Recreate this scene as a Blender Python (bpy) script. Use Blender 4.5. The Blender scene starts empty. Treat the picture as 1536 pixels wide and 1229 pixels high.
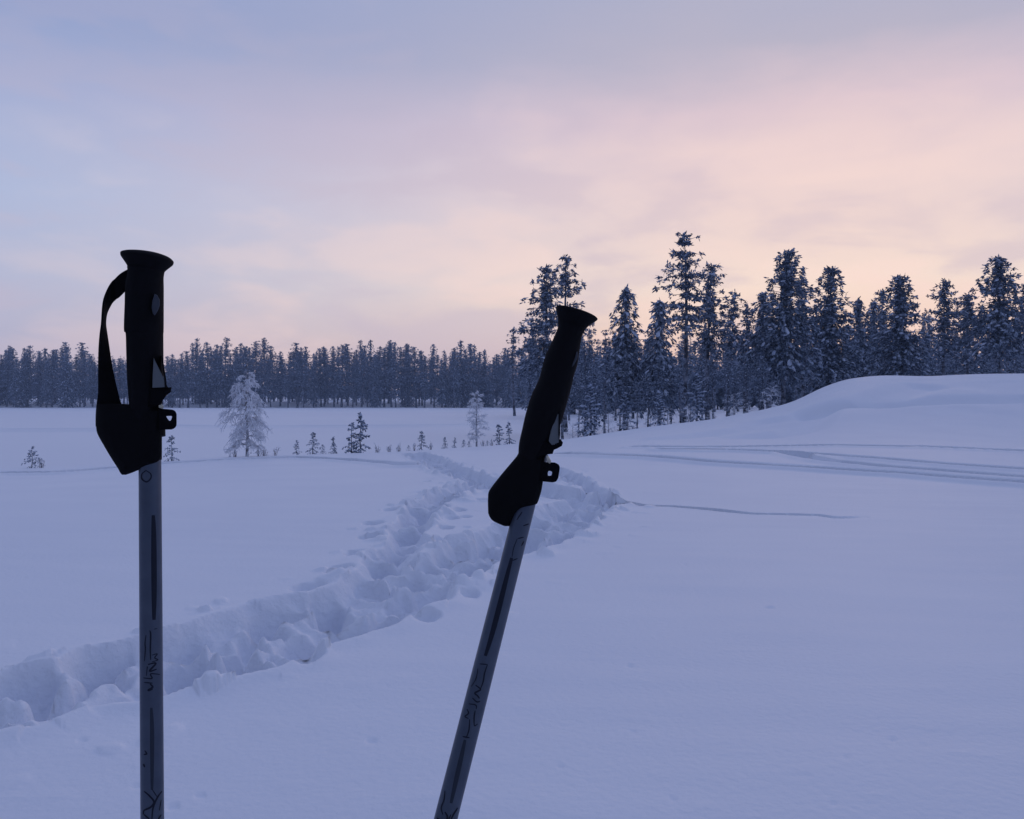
import bpy, math, random
import numpy as np
from mathutils import Vector, Matrix, Euler

scene = bpy.context.scene
col = scene.collection
F = 1278.0                      # focal length in photo pixels (1536 wide)
CX, CY, YH = 768.0, 614.5, 602.0
EYE = 1.0
PITCH = math.atan((CY - YH) / F)

# ------------------------------------------------------------------ camera
cam_data = bpy.data.cameras.new("camera")
cam = bpy.data.objects.new("camera", cam_data)
col.objects.link(cam)
cam.location = (0, 0, EYE)
cam.rotation_euler = (math.pi / 2 - PITCH, 0, 0)
cam_data.sensor_width = 36.0
cam_data.lens = 36.0 * F / 1536.0
cam_data.clip_start = 0.05
cam_data.clip_end = 5000
scene.camera = cam

# ------------------------------------------------------------------ sky
SUN_AZ = 20.0                   # degrees to the right of the view axis
def lin(r, g, b):
    f = lambda c: (c / 255.0) / 12.92 if c / 255.0 <= 0.04045 else ((c / 255.0 + 0.055) / 1.055) ** 2.4
    return (f(r), f(g), f(b), 1.0)

world = bpy.data.worlds.new("World")
scene.world = world
world.use_nodes = True
wt = world.node_tree
wt.nodes.clear()
def wn(t, **kw):
    n = wt.nodes.new(t)
    for k, v in kw.items(): setattr(n, k, v)
    return n
def wl(a, b): wt.links.new(a, b)
def wmath(op, a, b=None):
    n = wn('ShaderNodeMath', operation=op)
    for i, v in enumerate((a, b)):
        if v is None: continue
        if isinstance(v, (int, float)): n.inputs[i].default_value = v
        else: wl(v, n.inputs[i])
    return n.outputs[0]
def wramp(fac, stops):
    n = wn('ShaderNodeValToRGB')
    r = n.color_ramp
    r.interpolation = 'EASE' if len(stops) == 2 else 'LINEAR'
    while len(r.elements) < len(stops): r.elements.new(0.5)
    for e, (p, c) in zip(r.elements, stops):
        e.position = p; e.color = c
    wl(fac, n.inputs[0])
    return n.outputs[0]
def wmix(f, a, b, mode='MIX'):
    n = wn('ShaderNodeMix', data_type='RGBA', blend_type=mode)
    for i, v in ((0, f), (6, a), (7, b)):
        if isinstance(v, (int, float)): n.inputs[i].default_value = v
        elif isinstance(v, tuple): n.inputs[i].default_value = v
        else: wl(v, n.inputs[i])
    return n.outputs[2]
tc = wn('ShaderNodeTexCoord')
sx = wn('ShaderNodeSeparateXYZ'); wl(tc.outputs['Generated'], sx.inputs[0])
X, Y, Z = sx.outputs
# gentle warp of the elevation by large veils of cloud
mp = wn('ShaderNodeMapping'); mp.vector_type = 'POINT'
mp.inputs['Rotation'].default_value = (0, math.radians(17), 0)
mp.inputs['Scale'].default_value = (1.5, 1.5, 4.4)
wl(tc.outputs['Generated'], mp.inputs[0])
cl1 = wn('ShaderNodeTexNoise'); cl1.inputs['Scale'].default_value = 1.9
cl1.inputs['Detail'].default_value = 5; cl1.inputs['Roughness'].default_value = 0.48
cl1.inputs['Distortion'].default_value = 0.5
wl(mp.outputs[0], cl1.inputs['Vector'])
cl2 = wn('ShaderNodeTexNoise'); cl2.inputs['Scale'].default_value = 5.5
cl2.inputs['Detail'].default_value = 4; cl2.inputs['Roughness'].default_value = 0.5; cl2.inputs['Distortion'].default_value = 0.3
wl(mp.outputs[0], cl2.inputs['Vector'])
cloud = wmath('ADD', wmath('MULTIPLY', cl1.outputs[0], 0.66), wmath('MULTIPLY', cl2.outputs[0], 0.34))
zw = wmath('ADD', Z, wmath('MULTIPLY', wmath('SUBTRACT', cloud, 0.5), -0.10))
zc = wmath('MAXIMUM', zw, 0.0)
cool = wramp(zc, [(0.0, lin(166, 171, 202)), (0.09, lin(168, 177, 209)), (0.21, lin(159, 181, 220)), (0.30, lin(150, 170, 212)),
                  (0.39, lin(136, 156, 203)), (0.6, lin(147, 161, 205)), (1.0, lin(149, 161, 205))])
warm = wramp(zc, [(0.0, lin(247, 196, 170)), (0.08, lin(252, 219, 198)), (0.13, lin(250, 226, 211)), (0.17, lin(243, 219, 210)), (0.25, lin(237, 212, 210)), (0.31, lin(222, 200, 208)),
                  (0.365, lin(186, 181, 199)), (0.46, lin(168, 174, 202)), (0.65, lin(152, 163, 205)), (1.0, lin(149, 161, 205))])
hl = wmath('SQRT', wmath('ADD', wmath('ADD', wmath('MULTIPLY', X, X), wmath('MULTIPLY', Y, Y)), 1e-5))
sa = math.radians(SUN_AZ)
dot = wmath('DIVIDE', wmath('ADD', wmath('MULTIPLY', X, math.sin(sa)), wmath('MULTIPLY', Y, math.cos(sa))), hl)
g = wmath('POWER', wmath('MAXIMUM', wmath('MULTIPLY', wmath('ADD', dot, 1.0), 0.5), 0.0), 8.5)
skyc = wmix(g, cool, warm)
# pink veils of cloud lit from below, strongest towards the sunset
veil = wramp(cloud, [(0.48, (0, 0, 0, 1)), (0.60, (1, 1, 1, 1))])
vf = wmath('MULTIPLY', wmath('MULTIPLY', veil, wmath('ADD', wmath('MULTIPLY', g, 0.75), 0.12)),
           wmath('SUBTRACT', 1.0, wmath('MINIMUM', wmath('MULTIPLY', zc, 2.9), 1.0)))
skyc = wmix(vf, skyc, lin(255, 224, 214))
dk = wramp(cloud, [(0.40, (1, 1, 1, 1)), (0.50, (0, 0, 0, 1))])
df = wmath('MULTIPLY', wmath('MULTIPLY', dk, 0.55),
           wmath('SUBTRACT', 1.0, wmath('MINIMUM', wmath('MULTIPLY', zc, 1.8), 1.0)))
skyc = wmix(df, skyc, lin(200, 186, 202))
# the twilight sky opposite the sunset is dimmer
opp = wmath('SUBTRACT', 1.0, wmath('MULTIPLY', hl, wmath('MULTIPLY', wmath('MAXIMUM', wmath('SUBTRACT', 0.45, dot), 0.0), 0.42)))
cmb = wn('ShaderNodeCombineXYZ')
for k_ in range(3): wl(opp, cmb.inputs[k_])
skyc = wmix(1.0, skyc, cmb.outputs[0], 'MULTIPLY')
bg = wn('ShaderNodeBackground'); wl(skyc, bg.inputs[0]); bg.inputs[1].default_value = 1.07
clear = wn('ShaderNodeTexSky', sky_type='NISHITA')
clear.sun_disc = False
clear.sun_elevation = math.radians(1.5)
clear.sun_rotation = math.radians(SUN_AZ)
bg2 = wn('ShaderNodeBackground'); wl(clear.outputs[0], bg2.inputs[0]); bg2.inputs[1].default_value = 0.05
mx = wn('ShaderNodeMixShader'); mx.inputs[0].default_value = 0.94     # thin high overcast in front of the clear sky
wl(bg2.outputs[0], mx.inputs[1]); wl(bg.outputs[0], mx.inputs[2])
wo = wn('ShaderNodeOutputWorld'); wl(mx.outputs[0], wo.inputs[0])

# ------------------------------------------------------------------ sun (low, veiled by cloud)
sun_data = bpy.data.lights.new("sun", 'SUN')
sun_data.energy = 0.30
sun_data.angle = math.radians(25)
sun_data.color = (1.0, 0.72, 0.55)
sun = bpy.data.objects.new("sun", sun_data)
col.objects.link(sun)
el = math.radians(5.0)
sdir = Vector((math.sin(sa) * math.cos(el), math.cos(sa) * math.cos(el), math.sin(el)))
sun.rotation_euler = sdir.to_track_quat('Z', 'Y').to_euler()
sun.location = sdir * 50

scene.view_settings.view_transform = 'Standard'
scene.view_settings.look = 'None'
scene.view_settings.exposure = 0.0
scene.view_settings.gamma = 1.0
scene.view_settings.use_curve_mapping = False
scene.render.engine = 'CYCLES'
scene.cycles.max_bounces = 6
scene.cycles.volume_bounces = 1
scene.cycles.use_denoising = True

# ------------------------------------------------------------------ helpers
def tag(o, label=None, cat=None, group=None, kind=None):
    if label: o['label'] = label
    if cat: o['category'] = cat
    if group: o['group'] = group
    if kind: o['kind'] = kind
    return o
def empty(name, loc, label=None, cat=None, group=None):
    o = bpy.data.objects.new(name, None)
    col.objects.link(o); o.location = loc
    o.empty_display_size = 0.1
    return tag(o, label, cat, group)
def link_mesh(name, me, parent=None, mats=()):
    o = bpy.data.objects.new(name, me)
    col.objects.link(o)
    for m in mats:
        if len(me.materials) < len(mats): me.materials.append(m)
    if parent: o.parent = parent
    return o

class MB:
    """collects geometry for one mesh"""
    def __init__(s): s.v = []; s.f = []; s.m = []
    def add(s, vs, fs, mat=0):
        b = len(s.v); s.v.extend(vs)
        for f in fs:
            s.f.append([i + b for i in f]); s.m.append(mat)
    def tube(s, pts, rad, n=6, mat=0, cap=True):
        pts = [Vector(p) for p in pts]
        b = len(s.v)
        for i, p in enumerate(pts):
            t = (pts[min(i + 1, len(pts) - 1)] - pts[max(i - 1, 0)])
            if t.length < 1e-9: t = Vector((0, 0, 1))
            t.normalize()
            a = t.cross(Vector((0.31, 0.95, 0.02)))
            if a.length < 1e-3: a = t.cross(Vector((1, 0, 0)))
            a.normalize(); c = t.cross(a)
            for k in range(n):
                th = 2 * math.pi * k / n
                s.v.append(p + (a * math.cos(th) + c * math.sin(th)) * rad[i])
        for i in range(len(pts) - 1):
            for k in range(n):
                k2 = (k + 1) % n
                s.f.append([b + i * n + k, b + i * n + k2, b + (i + 1) * n + k2, b + (i + 1) * n + k]); s.m.append(mat)
        if cap and n > 2:
            s.f.append([b + k for k in range(n)][::-1]); s.m.append(mat)
            e = b + (len(pts) - 1) * n
            s.f.append([e + k for k in range(n)]); s.m.append(mat)
    def spray(s, p, d, side, L, w, mat):
        b = len(s.v)
        n = d.cross(side)
        s.v.extend([p, p + d * (L * 0.55) + side * w + n * (w * .3), p + d * L, p + d * (L * 0.55) - side * w + n * (w * .3)])
        s.f.append([b, b + 1, b + 2]); s.m.append(mat)
        s.f.append([b, b + 2, b + 3]); s.m.append(mat)
    def lump(s, c, d, L, W, T, mat, rnd):
        """a cushion of snow lying along direction d"""
        b = len(s.v)
        d = d.normalized()
        sd = d.cross(Vector((0, 0, 1)))
        if sd.length < 1e-3: sd = Vector((1, 0, 0))
        sd.normalize(); up = sd.cross(d)
        n = 6
        for k in range(n):
            th = 2 * math.pi * k / n
            j = rnd.uniform(.75, 1.2)
            s.v.append(c + d * (L * math.cos(th) * j) + sd * (W * math.sin(th) * j) - up * (T * rnd.uniform(.1, .5)))
        s.v.append(c + up * T + d * rnd.uniform(-.2, .2) * L)
        s.v.append(c - up * T * .6)
        for k in range(n):
            k2 = (k + 1) % n
            s.f.append([b + k, b + k2, b + n]); s.m.append(mat)
            s.f.append([b + k2, b + k, b + n + 1]); s.m.append(mat)
    def mesh(s, name, smooth=False):
        me = bpy.data.meshes.new(name)
        me.from_pydata([tuple(v) for v in s.v], [], s.f)
        me.polygons.foreach_set('material_index', s.m)
        if smooth: me.polygons.foreach_set('use_smooth', [True] * len(s.f))
        me.update()
        return me

# ------------------------------------------------------------------ materials
def mat_base(name, color, rough=0.8, spec=0.3, metal=0.0):
    m = bpy.data.materials.new(name); m.use_nodes = True
    b = m.node_tree.nodes['Principled BSDF']
    b.inputs['Base Color'].default_value = (*color, 1)
    b.inputs['Roughness'].default_value = rough
    b.inputs['Metallic'].default_value = metal
    if 'Specular IOR Level' in b.inputs: b.inputs['Specular IOR Level'].default_value = spec
    return m, m.node_tree, b
def noise_mix(nt, b, c1, c2, scale, lo=.35, hi=.65, detail=4, coord='Object'):
    t = nt.nodes.new('ShaderNodeTexCoord')
    n = nt.nodes.new('ShaderNodeTexNoise'); n.inputs['Scale'].default_value = scale; n.inputs['Detail'].default_value = detail
    r = nt.nodes.new('ShaderNodeValToRGB')
    r.color_ramp.elements[0].position = lo; r.color_ramp.elements[0].color = (*c1, 1)
    r.color_ramp.elements[1].position = hi; r.color_ramp.elements[1].color = (*c2, 1)
    nt.links.new(t.outputs[coord], n.inputs['Vector']); nt.links.new(n.outputs[0], r.inputs[0])
    nt.links.new(r.outputs[0], b.inputs['Base Color'])
    return n
def bump(nt, b, scale, strength, dist, detail=6, coord='Object'):
    t = nt.nodes.new('ShaderNodeTexCoord')
    n = nt.nodes.new('ShaderNodeTexNoise'); n.inputs['Scale'].default_value = scale; n.inputs['Detail'].default_value = detail
    bp = nt.nodes.new('ShaderNodeBump'); bp.inputs['Strength'].default_value = strength; bp.inputs['Distance'].default_value = dist
    nt.links.new(t.outputs[coord], n.inputs['Vector']); nt.links.new(n.outputs[0], bp.inputs['Height'])
    nt.links.new(bp.outputs[0], b.inputs['Normal'])

M_snow, nt, b = mat_base('snow', (.80, .85, .95), .62, .35)
noise_mix(nt, b, (.80, .84, .92), (.84, .875, .945), .7, .3, .7, 3)
bump(nt, b, 38, .45, .008, 7)
M_ice, nt, b = mat_base('lake_snow', (.80, .85, .95), .62, .35)
noise_mix(nt, b, (.81, .84, .91), (.85, .88, .94), .05, .3, .7, 4)
M_path, nt, b = mat_base('trodden_snow', (.75, .79, .87), .85, .12)
noise_mix(nt, b, (.77, .81, .895), (.82, .855, .925), 6, .3, .7, 4)
bump(nt, b, 24, .7, .02, 7)
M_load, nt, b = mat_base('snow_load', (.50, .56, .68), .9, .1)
M_needle, nt, b = mat_base('needles', (.05, .06, .06), .9, .1)
noise_mix(nt, b, (.034, .050, .074), (.20, .25, .35), 2.6, .36, .72, 5)
M_needle2, nt, b = mat_base('frosted_needles', (.2, .22, .25), .9, .1)
noise_mix(nt, b, (.14, .18, .25), (.46, .53, .66), 3.0, .34, .68, 5)
M_bark, nt, b = mat_base('bark', (.08, .06, .055), .95, .1)
noise_mix(nt, b, (.045, .046, .055), (.30, .33, .41), 3.0, .40, .66, 5)
M_frost, nt, b = mat_base('hoarfrost', (.7, .72, .8), .9, .1)
noise_mix(nt, b, (.66, .68, .74), (.86, .88, .93), 5, .3, .7)
M_frostbark, nt, b = mat_base('frosted_bark', (.2, .2, .23), .9, .1)
noise_mix(nt, b, (.16, .155, .17), (.55, .56, .62), 9, .3, .7)
M_grass, nt, b = mat_base('dry_frosted_stalk', (.22, .20, .22), .9, .1)
M_rubber, nt, b = mat_base('black_foam', (.006, .006, .008), .85, .08)
bump(nt, b, 900, .3, .0006, 3)
M_web, nt, b = mat_base('black_webbing', (.006, .006, .0075), .9, .06)
bump(nt, b, 1500, .3, .0005, 2)
M_plastic, nt, b = mat_base('black_plastic', (.0045, .0045, .006), .7, .04)
M_shaft, nt, b = mat_base('grey_painted_shaft', (.04, .05, .075), .35, .3, .3)
noise_mix(nt, b, (.056, .072, .108), (.070, .088, .128), 60, .3, .7)
M_print, nt, b = mat_base('dark_print', (.014, .017, .029), .6, .12)
M_print2, nt, b = mat_base('faint_print', (.026, .033, .05), .5, .2, .2)
M_insert, nt, b = mat_base('grey_insert', (.11, .125, .14), .55, .3)
M_badge, nt, b = mat_base('dark_badge', (.045, .052, .07), .55, .2)
M_glint, nt, b = mat_base('glint_metal', (.5, .48, .40), .35, .5, .8)  # pale yellowish metal for the glints modelled above the lock levers

# ------------------------------------------------------------------ numpy noise
def _hash(ix, iy, seed):
    h = (ix.astype(np.int64) * 374761393 + iy.astype(np.int64) * 668265263 + seed * 1442695041) & 0x7fffffff
    h = ((h ^ (h >> 13)) * 1274126177) & 0x7fffffff
    h = h ^ (h >> 16)
    return (h & 0xffff) / 65535.0
def vnoise(x, y, seed=0):
    ix = np.floor(x); iy = np.floor(y); fx = x - ix; fy = y - iy
    def gr(a, c):
        t = _hash(ix + a, iy + c, seed) * 2 * np.pi
        return np.cos(t) * (fx - a) + np.sin(t) * (fy - c)
    u = fx ** 3 * (fx * (fx * 6 - 15) + 10); w = fy ** 3 * (fy * (fy * 6 - 15) + 10)
    a = gr(0, 0) * (1 - u) + gr(1, 0) * u
    c = gr(0, 1) * (1 - u) + gr(1, 1) * u
    return (a * (1 - w) + c * w) * 1.5
def fbm(x, y, o=4, seed=0):
    s = 0; a = 1.0
    for i in range(o):
        s = s + a * vnoise(x * 2 ** i, y * 2 ** i, seed + i * 17); a *= .5
    return s
def voronoi(x, y, seed=0):
    ix = np.floor(x); iy = np.floor(y)
    best = np.full(x.shape, 9.0); sec = np.full(x.shape, 9.0); idv = np.zeros(x.shape)
    for a in (-1, 0, 1):
        for c in (-1, 0, 1):
            hx = _hash(ix + a, iy + c, seed); hy = _hash(ix + a, iy + c, seed + 5)
            d = np.hypot(ix + a + hx - x, iy + c + hy - y)
            r = _hash(ix + a, iy + c, seed + 11)
            m = d < best
            sec = np.where(m, best, np.minimum(sec, d))
            idv = np.where(m, r, idv); best = np.where(m, d, best)
    return best, sec, idv
def smooth(t):
    t = np.clip(t, 0, 1); return t * t * (3 - 2 * t)

# ------------------------------------------------------------------ terrain profile
_ut = np.arange(-900, 2600, 5.0)
def table(pts, s=6):
    xs, ys = zip(*pts)
    y = np.interp(_ut, xs, ys)
    k = np.exp(-0.5 * (np.arange(-3 * s, 3 * s + 1) / s) ** 2); k /= k.sum()
    return np.convolve(np.pad(y, 3 * s, mode='edge'), k, mode='valid')
T_D = table([(-600, 16.5), (0, 17.5), (160, 18.5), (330, 21), (560, 23), (620, 24), (730, 27), (845, 33), (980, 36), (1190, 38), (1270, 40), (1536, 42), (2200, 44)])
T_y = table([(-600, 712), (0, 705), (160, 700), (330, 687), (560, 680), (620, 677), (730, 670), (845, 660), (900, 652), (980, 640), (1060, 631),
             (1130, 618), (1190, 603), (1230, 582), (1270, 568), (1320, 563), (1390, 566), (1450, 563), (1536, 561), (2200, 558)], 3)
T_a = table([(-600, 6), (600, 7), (845, 9), (1000, 15), (1150, 19), (2200, 20)])
T_g = table([(-600, -1.1), (790, -1.2), (850, -1.1), (980, -.75), (1130, -.1), (1190, .35), (1270, 1.6), (1536, 1.9), (2200, 1.9)])
SHORE, LAKE = 268.0, -1.1
def ud(x, y):
    r = np.hypot(x, y); az = np.arctan2(x, y)
    azc = np.clip(az, -1.02, 1.02)
    return F * np.tan(azc) + CX, r * np.cos(azc)
def base(x, y):
    x = np.asarray(x, float); y = np.asarray(y, float)
    u, d = ud(x, y)
    D = np.interp(u, _ut, T_D); yr = np.interp(u, _ut, T_y); a = np.interp(u, _ut, T_a); g = np.interp(u, _ut, T_g)
    zr = EYE + (YH - yr) / F * D
    z1 = zr * smooth((d - a) / (D - a)) ** 1.15
    fall = smooth((d - D) / np.where(u < 900, 6.0, 9.0))
    z2 = zr * (1 - fall) + g * fall
    z = np.where(d < D, z1, z2)
    shore = np.clip((d - SHORE) / 40, 0, 1)
    far = LAKE + 1.8 * smooth(shore) + np.clip(d - SHORE - 40, 0, 400) * .012
    w = smooth((d - SHORE * .55) / (SHORE * .45))
    land = np.maximum(z * (1 - w) + np.maximum(far, LAKE) * w, np.where(d > SHORE, far, -9))
    return np.where(d > D + 20, land, z)
def direction(px, py):
    cx = (px - CX) / F; cz = (CY - py) / F
    return Vector((cx, math.cos(PITCH) + cz * math.sin(PITCH), cz * math.cos(PITCH) - math.sin(PITCH)))
def at(px, py, depth):
    return Vector((0, 0, EYE)) + direction(px, py) * depth
def gpt(px, py):
    """ground point seen at a photo pixel"""
    dv = direction(px, py)
    ts = np.concatenate([np.arange(.6, 12, .01), np.arange(12, 60, .03)])
    h = EYE + dv.z * ts - base(dv.x * ts, dv.y * ts)
    k = np.argmax(h <= 0) if (h <= 0).any() else int(np.argmin(np.abs(h)))
    t = ts[k] if k == 0 or h[k] > 0 else ts[k - 1] + (ts[k] - ts[k - 1]) * h[k - 1] / (h[k - 1] - h[k] + 1e-12)
    return (dv.x * t, dv.y * t)
def ground_z(x, y): return float(base(x, y))

# ------------------------------------------------------------------ terrain grid
azs = np.concatenate([np.arange(-180, -60, 5.0), np.arange(-60, -36, .6), np.arange(-36, 36, .085), np.arange(36, 60, .6), np.arange(60, 180, 5.0)])
rs = [.01, .15, .3, .5, .7, .9, 1.05]
r = 1.2
while r < 80: rs.append(r); r *= 1.0036 if 6.5 < r < 18 else 1.006
while r < 245: rs.append(r); r *= 1.02
while r < 320: rs.append(r); r *= 1.008
while r < 700: rs.append(r); r *= 1.06
rs.append(700)
rs = np.array(rs)
AZ, R = np.meshgrid(np.radians(azs), rs)
GX = (R * np.sin(AZ)).ravel(); GY = (R * np.cos(AZ)).ravel()
GZ = base(GX, GY)
U, Dp = ud(GX, GY)
Rr = R.ravel()
DR = np.interp(U, _ut, T_D)
# soft wind-packed relief
hill = smooth((U - 950) / 150) * smooth((Dp - 22) / 8)
near = np.exp(-Rr / 60)
GZ += .012 * fbm(GX * .13, GY * .13, 2, 3) * near * smooth((Rr - 1.5) / 3)
GZ += hill * (.09 * fbm(GX * .10 + 3, GY * .16, 2, 9) + .05 * vnoise(GX * .35, GY * .5, 4)) * np.where(Dp < DR - 6, 1, .35)
_wr = vnoise(GX * .5 + GY * .3, GY * 1.6, 21)
GZ += .005 * _wr * near + .0035 * vnoise(GX * 1.3 + GY, GY * 4.5, 22) * near
_f = vnoise(GX * 5.0 + 2 * GY, GY * 11.0, 31)
GZ += .004 * np.clip(_f - .35, 0, 1) * smooth((6 - Rr) / 4)
far_n = smooth((Dp - SHORE) / 10)
GZ += far_n * .6 * fbm(GX * .03, GY * .06, 3, 5)
lake_m = smooth((Dp - DR - 5) / 5) * (1 - far_n) * (U < 830)
GZ += lake_m * .03 * fbm(GX * .06, GY * .12, 3, 12)

# ---- trampled trail
def W(poly): return np.array([gpt(*p) for p in poly])
P1 = [(-220, 1068), (-100, 1040), (0, 1015), (78, 1000), (172, 972), (289, 937), (375, 914), (430, 902), (498, 883), (535, 858), (600, 846), (654, 828), (712, 805), (751, 793),
      (802, 773), (841, 754), (880, 744), (928, 750), (920, 764), (869, 808), (820, 822), (790, 834), (760, 842), (732, 857), (700, 880), (673, 908), (640, 917), (595, 933), (529, 961), (470, 985),
      (410, 1004), (336, 1019), (280, 1034), (211, 1052), (140, 1066), (70, 1088), (0, 1104), (-100, 1130), (-220, 1165)]
P2 = [(500, 895), (529, 855), (556, 838), (576, 820), (583, 796), (595, 777), (619, 758), (650, 742), (697, 728), (730, 722), (745, 735), (709, 743), (673, 757), (655, 772), (640, 795), (636, 816), (640, 840), (600, 880)]
P3 = [(604, 681), (612, 688), (640, 704), (690, 723), (720, 738), (770, 746), (815, 750), (850, 754), (900, 766), (940, 758), (910, 748), (870, 738), (830, 729), (800, 723), (775, 727), (730, 715), (690, 700), (660, 686), (640, 680)]
P4 = [(790, 700), (830, 703), (850, 706), (875, 718), (900, 732), (926, 748), (905, 752), (870, 735), (840, 720), (815, 714)]
def poly_sd(px, py, poly):
    n = len(poly); dmin = np.full(px.shape, 1e9); ins = np.zeros(px.shape, bool)
    for i in range(n):
        ax, ay = poly[i]; bx, by = poly[(i + 1) % n]
        ex, ey = bx - ax, by - ay
        t = np.clip(((px - ax) * ex + (py - ay) * ey) / (ex * ex + ey * ey + 1e-12), 0, 1)
        dmin = np.minimum(dmin, np.hypot(px - ax - t * ex, py - ay - t * ey))
        c = ((ay > py) != (by > py)) & (px < (bx - ax) * (py - ay) / (by - ay + 1e-12) + ax)
        ins ^= c
    return np.where(ins, dmin, -dmin)
polys = [(W(P1), .10), (W(P2), .10), (W(P3), .17), (W(P4), .12)]
sel = np.where((Rr > 1.2) & (Rr < 32) & (np.abs(AZ.ravel()) < .9) & (U < 1100))[0]
sxv, syv = GX[sel], GY[sel]
scale_d = np.clip(np.hypot(sxv, syv) / 6.0, .6, 2.2)          # rim raggedness stays readable far off
jit = .06 * fbm(sxv * 2.3, syv * 2.3, 2, 41) + .05 * (.45 - voronoi(sxv * 3.6, syv * 3.6, 8)[0])
S = np.full(sxv.shape, -9.0); DEP = np.zeros(sxv.shape)
for pw, dep in polys:
    s = poly_sd(sxv, syv, pw) + jit
    S = np.maximum(S, s)
    DEP = np.maximum(DEP, dep * smooth((s + .02) / .10))
inm = smooth((S + .01) / .12)
# churned floor: broken slabs of crust, boot holes between them
rng = np.random.RandomState(4)
wx_ = sxv + .12 * vnoise(sxv * 2.6, syv * 2.6, 2); wy_ = syv + .12 * vnoise(sxv * 2.6 + 9, syv * 2.6, 6)
f1, f2, cid = voronoi(wx_ * 3.0, wy_ * 3.0, 51)
g1, g2, gid = voronoi(wx_ * 6.5, wy_ * 6.5, 61)
k1, k2, kid = voronoi(sxv * 13, syv * 13, 63)
tilt = (_hash(np.floor(cid * 999), np.floor(cid * 777), 5) - .5)
chunk = (cid - .45) * .13 * smooth((f2 - f1) / .22) + tilt * .2 * vnoise(wx_ * 1.6, wy_ * 1.6, 15)
chunk += (gid - .5) * .10 * smooth((g2 - g1) / .24) + (kid - .5) * .045 * smooth((k2 - k1) / .35)
chunk += .02 * fbm(sxv * 5, syv * 5, 3, 71)
dz = -DEP * (.8 + .3 * vnoise(sxv * .9, syv * .9, 33)) + chunk * .6 * inm
pit = np.zeros(sxv.shape)
idx_in = np.where(S > .06)[0]
lastp = []
for c in rng.choice(idx_in, 2600):
    px_, py_ = sxv[c], syv[c]
    if any((px_ - q[0]) ** 2 + (py_ - q[1]) ** 2 < .058 for q in lastp): continue
    lastp.append((px_, py_))
    th = rng.uniform(-.5, .9); rx, ry = rng.uniform(.075, .12), rng.uniform(.12, .19)
    mm = np.where((np.abs(sxv - px_) < .4) & (np.abs(syv - py_) < .4))[0]
    ax_ = sxv[mm] - px_; ay_ = syv[mm] - py_
    qx = ax_ * math.cos(th) + ay_ * math.sin(th); qy = -ax_ * math.sin(th) + ay_ * math.cos(th)
    q = np.sqrt((qx / rx) ** 2 + (qy / ry) ** 2) + .25 * vnoise(sxv[mm] * 6, syv[mm] * 6, 19)
    pit[mm] = np.maximum(pit[mm], rng.uniform(.09, .15) * smooth((1.2 - q) / .36))
    dz[mm] += inm[mm] * .02 * np.exp(-((q - 1.4) / .22) ** 2)
dz -= pit * inm
dz = np.where(dz < -.20, -.20 + .3 * (dz + .20), dz)
dz = np.where(dz > .02, .02 + .4 * (dz - .02), dz)
# raised, crumbly lip
out = np.where(S < .03)[0]
lip = np.exp(-(np.clip(-S, 0, 9) / .09) ** 2) * (1 - inm)
dz += lip * (.022 + .035 * np.clip(gid - .55, 0, 1) * 2)
spill = np.exp(-(np.clip(-S, 0, 9) / .30) ** 2) * (1 - inm)
dz += spill * .028 * np.clip(smooth((gid - .78) / .1) * smooth((.42 - g1) / .2), 0, 1)
GZ[sel] += dz
TRAIL = np.zeros(GX.shape); TRAIL[sel] = inm
# loose snow settles: soften along the arcs, where the grid is much finer than along the radii
G2 = GZ.reshape(R.shape); WT = np.clip(np.maximum(TRAIL.reshape(R.shape), 0), 0, 1)
for _ in range(3):
    G2 = G2 + WT * (.25 * np.roll(G2, 1, 1) + .25 * np.roll(G2, -1, 1) - .5 * G2) * np.clip(7 / np.maximum(R, .5), 0, 1)
GZ = G2.ravel().copy()

# ---- single pole holes and prints beside the trail
dents = [(673, 730, 1), (636, 740, 1), (613, 750, 1), (587, 765, 1.2), (560, 784, 1.3), (556, 805, 1.3), (535, 829, 1.2), (509, 855, 1.2), (464, 880, 1.3), (689, 765, 1),
         (679, 777, 1), (669, 791, 1), (662, 813, 1), (724, 750, 1), (462, 987, 1), (638, 926, 1), (705, 892, .8), (640, 722, .8), (655, 748, .8), (700, 775, .8),
         (1027, 846, .22), (945, 998, .2), (122, 1110, .2), (558, 1110, .22), (205, 1178, .18), (260, 1210, .2), (1250, 1208, .12), (1010, 1200, .12), (1270, 1140, .12), (1155, 912, .3), (300, 1193, .16), (1340, 1110, .14), (1385, 1118, .12), (950, 1098, .14), (840, 1150, .14)]
for (px_, py_, s_) in dents:
    wx, wy = gpt(px_, py_)
    mm = np.where((np.abs(GX - wx) < .5) & (np.abs(GY - wy) < .5))[0]
    q = np.sqrt(((GX[mm] - wx) / ((.062 if s_ > .5 else .09) * s_)) ** 2 + ((GY[mm] - wy) / (.085 * s_)) ** 2) + .25 * vnoise(GX[mm] * 12, GY[mm] * 12, 3)
    GZ[mm] -= .075 * s_ * (.4 if s_ < .5 else 1) * smooth((1.25 - q) / .7)

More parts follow.
